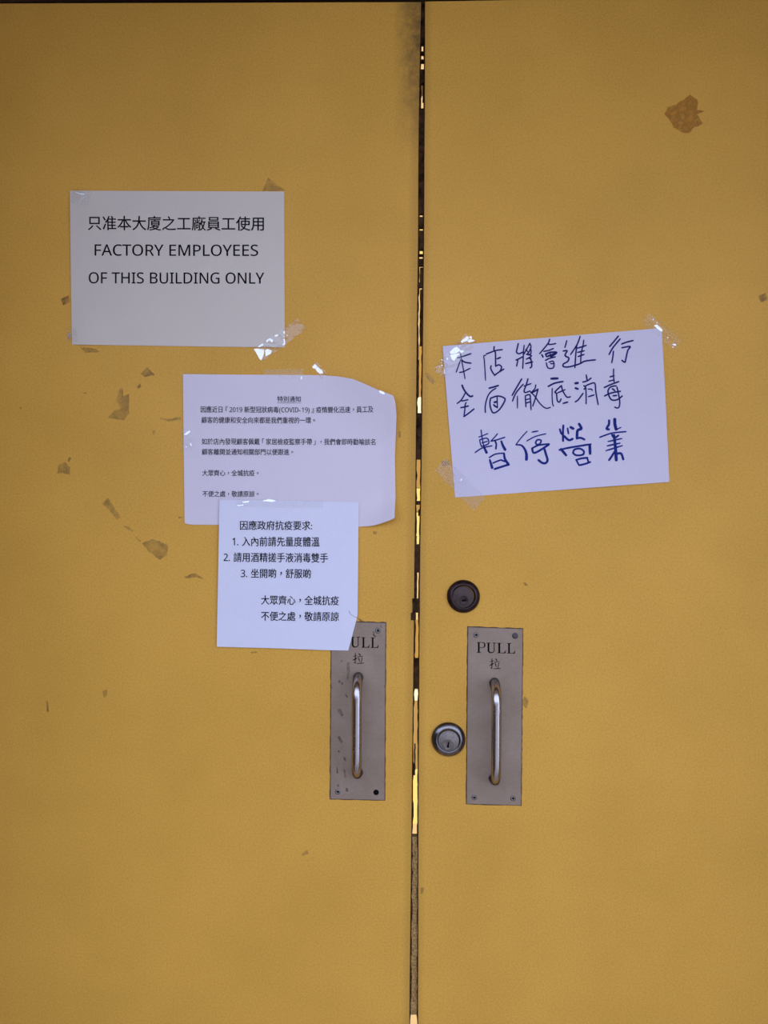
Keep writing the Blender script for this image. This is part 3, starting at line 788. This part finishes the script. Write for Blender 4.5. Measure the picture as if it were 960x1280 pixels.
# sheet 4: handwritten sheet
def h4(u, v, x, y):
    return 0.0010 + 0.0005 * math.sin(u * 5 + v * 3 + 1) + 0.0010 * smooth((v - .9) / .1) * smooth((u - .3) / .3) * smooth((1 - u) / .3) + 0.0008 * smooth((u - .93) / .07)
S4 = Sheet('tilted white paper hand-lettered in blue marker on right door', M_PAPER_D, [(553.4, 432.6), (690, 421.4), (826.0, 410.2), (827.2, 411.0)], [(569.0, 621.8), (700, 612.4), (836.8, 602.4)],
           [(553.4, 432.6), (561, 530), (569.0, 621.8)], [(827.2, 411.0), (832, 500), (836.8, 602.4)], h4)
HW = {
 'row1': (M_BLUE_DARK, [
  (560, 425, 12, [([(145, 272), (200, 258), (345, 208)], 17), ([(188, 210), (195, 262), (200, 290), (225, 420), (255, 585)], 14), ([(192, 290), (160, 380), (122, 488)], 14), ([(200, 300), (250, 335), (345, 352)], 18), ([(172, 490), (230, 478), (330, 428)], 16),
     ([(692, 100), (688, 150), (708, 190), (712, 280), (712, 395)], 17), ([(570, 215), (640, 188), (720, 160), (815, 148)], 17), ([(562, 235), (535, 245), (545, 330), (562, 610)], 14), ([(735, 285), (785, 265)], 20),
     ([(645, 388), (640, 430), (668, 490), (700, 530)], 17), ([(715, 398), (760, 375), (800, 402), (795, 440), (770, 480)], 17), ([(695, 535), (740, 500), (838, 438)], 17)]),
  (635, 415, 13.714, [([(175, 200), (158, 270), (145, 350), (190, 375), (245, 350)], 20), ([(275, 230), (262, 350), (258, 480), (250, 630)], 18), ([(135, 485), (180, 465), (245, 430)], 20), ([(168, 480), (158, 530), (145, 590)], 18),
     ([(375, 195), (350, 240), (270, 385)], 18), ([(372, 205), (392, 255), (360, 340), (325, 385)], 18), ([(300, 300), (345, 350)], 16), ([(392, 300), (385, 380), (310, 385), (380, 400), (395, 420), (310, 470)], 18),
     ([(300, 545), (420, 515)], 22), ([(370, 440), (395, 490), (405, 560), (400, 600), (375, 618)], 20), ([(330, 455), (395, 455)], 16),
     ([(712, 125), (690, 190), (620, 280), (540, 375)], 19), ([(680, 212), (740, 215), (818, 200)], 19), ([(610, 335), (690, 320), (778, 285)], 19), ([(578, 390), (600, 435)], 22),
     ([(640, 385), (720, 352), (828, 350), (800, 385), (730, 425)], 24), ([(650, 385), (665, 425), (760, 385), (820, 365)], 20), ([(715, 360), (730, 425)], 18), ([(640, 490), (700, 458), (810, 428)], 20), ([(690, 400), (770, 440)], 18),
     ([(655, 528), (668, 590), (700, 625), (770, 618), (788, 560), (768, 502), (700, 520)], 18), ([(730, 545), (772, 545)], 18)]),
  (695, 410, 9.143, [([(122, 145), (112, 185), (100, 225)], 12), ([(80, 265), (125, 262), (102, 315), (145, 345), (130, 385), (85, 412), (85, 442), (150, 445), (270, 410), (330, 380), (450, 365)], 14),
     ([(275, 95), (240, 190), (165, 305)], 13), ([(238, 190), (225, 300), (215, 455)], 13), ([(315, 140), (308, 200), (287, 290), (280, 405)], 12), ([(245, 232), (345, 200)], 14), ([(245, 280), (322, 262)], 14), ([(250, 328), (320, 303)], 14),
     ([(712, 92), (665, 150), (610, 215)], 14), ([(732, 125), (650, 225), (605, 305)], 14), ([(655, 265), (648, 330), (635, 400)], 13), ([(748, 185), (800, 165), (880, 145)], 14), ([(750, 228), (845, 213), (818, 260), (797, 350), (785, 392), (750, 370)], 14)])]),
 'row2': (M_BLUE_DARK, [
  (560, 470, 12, [([(210, 140), (230, 190), (268, 250), (330, 308), (370, 300)], 21), ([(262, 250), (200, 360), (135, 415)], 16), ([(205, 378), (255, 368), (300, 358)], 16), ([(190, 478), (240, 468), (305, 452)], 18), ([(270, 400), (256, 440), (250, 520), (240, 590)], 16), ([(235, 612), (310, 560), (390, 495)], 18),
     ([(615, 185), (690, 165), (755, 145)], 20), ([(718, 185), (640, 240), (590, 320), (558, 450), (560, 550)], 16), ([(640, 330), (627, 400), (640, 490), (682, 555), (770, 505), (852, 370), (830, 325), (740, 303), (640, 335)], 18), ([(735, 320), (738, 400), (740, 480)], 15), ([(692, 396), (728, 390)], 24), ([(685, 432), (705, 455), (740, 472)], 20)]),
  (635, 462, 12, [([(205, 140), (140, 250), (60, 390)], 18), ([(228, 220), (120, 350), (65, 475)], 17), ([(140, 400), (140, 580)], 15), ([(298, 138), (272, 230), (240, 320), (262, 345), (330, 322)], 17), ([(240, 248), (345, 212)], 17),
     ([(258, 395), (262, 480), (268, 560)], 16), ([(262, 392), (325, 378), (335, 450), (345, 605)], 16), ([(265, 452), (325, 440)], 15), ([(270, 505), (325, 485)], 17), ([(415, 230), (400, 290), (340, 350)], 15), ([(345, 350), (400, 325), (450, 295)], 20), ([(450, 295), (420, 400), (370, 550)], 16), ([(338, 335), (400, 400), (470, 500), (560, 578), (635, 568)], 15),
     ([(645, 138), (745, 133)], 28), ([(600, 255), (700, 205), (825, 180)], 20), ([(662, 280), (660, 400), (668, 510), (682, 550)], 14), ([(800, 240), (705, 335), (725, 360), (738, 465), (770, 488), (795, 440)], 17), ([(800, 240), (820, 320), (880, 412), (935, 408)], 17), ([(740, 352), (855, 303)], 17), ([(825, 508), (895, 488)], 20)]),
  (710, 455, 12, [([(105, 292), (148, 285)], 28), ([(108, 362), (150, 377)], 25), ([(105, 570), (150, 540), (225, 440)], 18), ([(272, 165), (285, 250)], 18), ([(220, 272), (285, 255), (345, 212)], 18), ([(235, 325), (262, 355), (238, 380)], 17), ([(265, 350), (270, 480), (270, 600)], 16), ([(262, 330), (330, 300), (400, 292), (415, 420), (450, 612)], 17), ([(300, 378), (350, 380), (362, 400)], 15), ([(305, 492), (390, 465)], 18),
     ([(682, 75), (680, 180), (690, 270)], 16), ([(625, 195), (690, 178)], 18), ([(610, 260), (690, 240)], 17), ([(540, 355), (640, 310), (760, 265)], 19), ([(720, 328), (640, 345), (600, 395), (605, 460), (640, 530), (690, 546), (750, 530), (812, 480)], 18), ([(730, 345), (750, 430), (772, 560), (765, 640), (738, 662), (695, 648)], 17), ([(545, 482), (640, 438), (785, 410)], 19), ([(662, 372), (700, 402)], 20), ([(672, 478), (728, 474)], 20)])]),
 'row3': (M_BLUE, [
  (590, 530, 9.6, [([(108, 72), (118, 150), (140, 270)], 13), ([(140, 270), (158, 310), (175, 345)], 20, 28), ([(80, 158), (130, 140), (190, 115)], 12), ([(92, 190), (98, 230), (115, 275)], 13), ([(92, 190), (180, 172), (198, 235), (115, 270)], 14), ([(118, 228), (185, 208)], 13), ([(35, 345), (120, 290), (240, 262)], 14),
     ([(305, 118), (270, 160), (225, 208)], 13), ([(230, 208), (300, 190), (395, 160)], 14), ([(272, 195), (290, 240), (285, 300)], 18), ([(350, 205), (370, 260), (398, 310)], 20, 30),
     ([(205, 405), (280, 362), (385, 350)], 15), ([(212, 430), (228, 480), (242, 528)], 20, 28), ([(383, 350), (395, 420), (440, 490)], 20, 28), ([(250, 470), (300, 448), (350, 430)], 16), ([(345, 432), (400, 452)], 18), ([(268, 542), (350, 515), (440, 487)], 22),
     ([(660, 88), (590, 165), (525, 250)], 12), ([(525, 250), (590, 256), (630, 300), (652, 360), (652, 428)], 14, 32), ([(720, 98), (790, 85)], 15), ([(655, 205), (760, 150), (885, 118)], 13), ([(762, 222), (785, 190), (828, 198), (812, 240), (775, 245), (760, 220)], 17),
     ([(720, 290), (738, 345), (800, 325), (925, 245)], 22), ([(720, 292), (800, 255), (925, 240)], 18), ([(868, 300), (885, 360), (905, 435), (880, 470), (840, 466), (795, 432)], 24)]),
  (690, 515, 9.6, [([(92, 205), (108, 255), (128, 272)], 20), ([(135, 160), (130, 250), (132, 350)], 22), ([(185, 195), (196, 262)], 18), ([(145, 290), (200, 338), (248, 322)], 24), ([(220, 182), (255, 202)], 28), ([(322, 142), (350, 200), (305, 225), (298, 320)], 28), ([(300, 315), (345, 312), (388, 332)], 22),
     ([(85, 457), (200, 430), (465, 387)], 20), ([(105, 445), (168, 520)], 28), ([(450, 392), (455, 502)], 30),
     ([(250, 492), (268, 452), (330, 440), (378, 470), (368, 512), (290, 520), (248, 490)], 20), ([(285, 577), (350, 558), (425, 550)], 20), ([(290, 578), (322, 640)], 18), ([(420, 552), (435, 605)], 18), ([(325, 640), (400, 622), (458, 600)], 20),
     ([(682, 100), (680, 150), (652, 200), (682, 210)], 24), ([(750, 85), (752, 150), (768, 212)], 32), ([(765, 215), (825, 185)], 13), ([(570, 305), (650, 275), (730, 252), (885, 237)], 16), ([(715, 272), (745, 312), (795, 282)], 20), ([(740, 275), (755, 400), (768, 580)], 26, 34),
     ([(670, 355), (835, 320)], 16), ([(660, 408), (812, 375)], 18), ([(645, 465), (840, 405)], 17), ([(745, 480), (715, 530), (680, 580)], 22), ([(765, 505), (825, 500), (852, 572)], 24)])]),
}
for key in ('row1', 'row2', 'row3'):
    WK = 1.2 if key == 'row3' else 1.34; mat, groups = HW[key]; bm = bmesh.new(); dep = S4.on(0.00022)
    for ox, oy, s, strokes in groups:
        for st in strokes: stroke(bm, st[0], st[1] * WK, crop_T(ox, oy, s), dep, wend=(st[2] * WK if len(st) > 2 else None))
    for f in bm.faces:
        f.normal_update()
        if f.normal.y > 0: f.normal_flip()
    link('handwritten_line', bm, mat, S4.o, recalc=False)

# tape on each sheet, then whitish facets shaped as the sky glints on it
M_TAPE_FLAT = film('flat_milky_tape', 0.10, 0.03, (0.98, 0.98, 0.98, 1))
M_GLINT = film('crease_glint', 0.25, 0.55, (0.97, 0.96, 0.94, 1), 0.16)
def glint_facet(parent, surf, T, pts, tilt=0.05):
    pts = [T(x, y) for x, y in pts]; yt = min(p[1] for p in pts); k = PX * tilt
    bm = bmesh.new(); vs = []
    cx = sum(p[0] for p in pts) / len(pts); cy = sum(p[1] for p in pts) / len(pts)
    base = surf(cx, cy)
    for x, y in pts:
        q = P(x, y); vs.append(bm.verts.new((q.x, base.y - 0.0004 - k * (y - yt) - random.uniform(0, .00008), q.z)))
    f = bm.faces.new(vs); f.normal_update()
    if f.normal.y > 0: f.normal_flip()
    bmesh.ops.triangulate(bm, faces=[f])
    return link('crease_glint', bm, M_GLINT, parent, recalc=False)
I = lambda x, y: (x, y)
tape(S1.o, [(90, 236), (117, 240), (111, 257), (90, 255)], over(S1), 0.0003, M_TAPE, 7, 5)
tape(S1.o, [(83, 410), (96, 411), (98, 427), (84, 428)], over(S1), 0.0004, M_TAPE, 6, 6)
tape(S1.o, [(316.7, 436.3), (371.9, 398.8), (383.3, 411.3), (327.6, 452.4)], over(S1), 0.0006, M_TAPE_CRINKLE, 14, 4)
for p in [[(94, 241), (97, 241.5), (108, 243.2), (113.5, 243), (113, 246), (108, 245.5), (99, 243.5)], [(99, 253), (101, 250), (106, 247), (107.5, 248), (106.5, 252), (103, 253), (100.5, 255.5)], [(93, 253), (96, 253), (95, 255)]]: glint_facet(S1.o, over(S1), I, p, -0.14)
for p in [[(84.8, 418), (88, 415.5), (89, 419), (87.5, 424), (85.5, 423)]]: glint_facet(S1.o, over(S1), I, p)
TA = crop_T(300, 380, 9.6)
for p in [[(165, 540), (215, 535), (290, 545), (290, 600), (260, 680), (235, 660), (205, 600)], [(300, 560), (330, 540), (385, 560), (370, 600), (310, 630)], [(215, 515), (270, 480), (290, 490), (240, 520)],
          [(315, 440), (360, 415), (395, 435), (390, 470), (370, 450), (345, 445), (325, 465)], [(410, 380), (450, 368), (465, 380), (430, 398)], [(520, 335), (540, 330), (540, 360), (528, 360)], [(518, 390), (538, 395), (530, 410)],
          [(522, 420), (540, 425), (545, 490), (510, 500), (530, 470)], [(555, 370), (575, 375), (570, 390)]]: glint_facet(S1.o, over(S1), TA, p)
tape(S2.o, [(330, 462), (379, 461), (380, 477), (331, 478)], over(S2), 0.0002, M_TAPE, 8, 4)
tape(S2.o, [(389, 456), (397, 453), (410, 468), (402, 474)], over(S2), 0.0005, M_TAPE_CRINKLE, 4, 5)
tape(S2.o, [(226, 534), (239, 537), (242, 561), (227, 563)], over(S2), 0.0003, M_TAPE, 5, 8)
for p in [[(865, 755), (900, 720), (930, 752), (915, 775), (880, 775)], [(905, 780), (935, 758), (985, 800), (1000, 830), (960, 838), (930, 815)], [(728, 900), (738, 870), (748, 870), (742, 905)]]: glint_facet(S2.o, over(S2), TA, p)
glint_facet(S2.o, over(S2), crop_T(400, 450, 8), [(595, 320), (625, 330), (672, 350), (640, 362), (600, 345)])
TB = crop_T(0, 430, 3.4286)
for p in [[(788, 388), (812, 372), (820, 376), (800, 392)], [(815, 430), (822, 427), (824, 440)], [(795, 438), (803, 440), (798, 446)]]: glint_facet(S2.o, over(S2), TB, p)
tape(S3.o, [(296, 620.5), (404, 621.5), (404, 635), (296, 634)], over(S3, 0.0003), 0.00025, M_TAPE, 26, 4)
TD = crop_T(250, 610, 4.3636)
for p in [[(230, 76), (270, 70), (268, 78), (240, 82)], [(340, 70), (380, 60), (420, 70), (395, 77), (360, 73)], [(440, 65), (540, 67), (540, 69.5), (440, 68)], [(205, 95), (240, 90), (238, 96), (210, 99)]]: glint_facet(S3.o, over(S3), TD, p, 0.16)
tape(S4.o, [(541, 462), (582, 417), (596, 429), (556, 474)], over(S4), 0.0007, M_TAPE_CRINKLE, 11, 5)
tape(S4.o, [(802, 404), (811, 391), (852, 424), (844, 438)], over(S4), 0.0004, M_TAPE, 12, 4)
tape(S4.o, [(557, 572), (607, 622), (592, 638), (544, 588)], over(S4), 0.00015, M_TAPE_FLAT, 10, 6)
TE = crop_T(540, 400, 16)
for p in [[(350, 655), (440, 565), (500, 540), (550, 615), (530, 645), (470, 675), (380, 690)], [(520, 560), (575, 622), (620, 608), (632, 640), (585, 668), (555, 640)], [(360, 705), (520, 672), (560, 692), (505, 722), (470, 778), (450, 820), (400, 810)],
          [(540, 515), (570, 520), (555, 540)], [(288, 765), (320, 770), (315, 800), (290, 795)], [(175, 788), (212, 795), (198, 818)], [(218, 800), (252, 810), (235, 832)], [(172, 848), (198, 850), (188, 870)],
          [(570, 440), (600, 405), (690, 332), (722, 330), (740, 360), (700, 420), (640, 440), (600, 462)], [(745, 350), (772, 318), (802, 350), (792, 382), (756, 372)], [(745, 385), (848, 402), (845, 425), (800, 440), (742, 455), (705, 425)],
          [(180, 900), (215, 900), (200, 925)], [(130, 925), (165, 930), (150, 945)], [(235, 960), (262, 1000), (252, 1100), (236, 1040)]]: glint_facet(S4.o, over(S4), TE, p)
TG = crop_T(780, 380, 12)
for p in [[(445, 325), (490, 310), (530, 345), (500, 372), (470, 352)], [(485, 375), (530, 350), (565, 390), (565, 420), (540, 415)], [(418, 235), (442, 228), (442, 248)], [(480, 280), (508, 280), (495, 294)], [(638, 500), (668, 500), (655, 520)],
          [(720, 605), (745, 600), (772, 598), (782, 620), (760, 627), (735, 617)], [(720, 645), (742, 640), (735, 662)]]: glint_facet(S4.o, over(S4), TG, p)
glint_facet(S4.o, over(S4), crop_T(540, 560, 12), [(420, 470), (445, 465), (460, 480), (430, 492)])
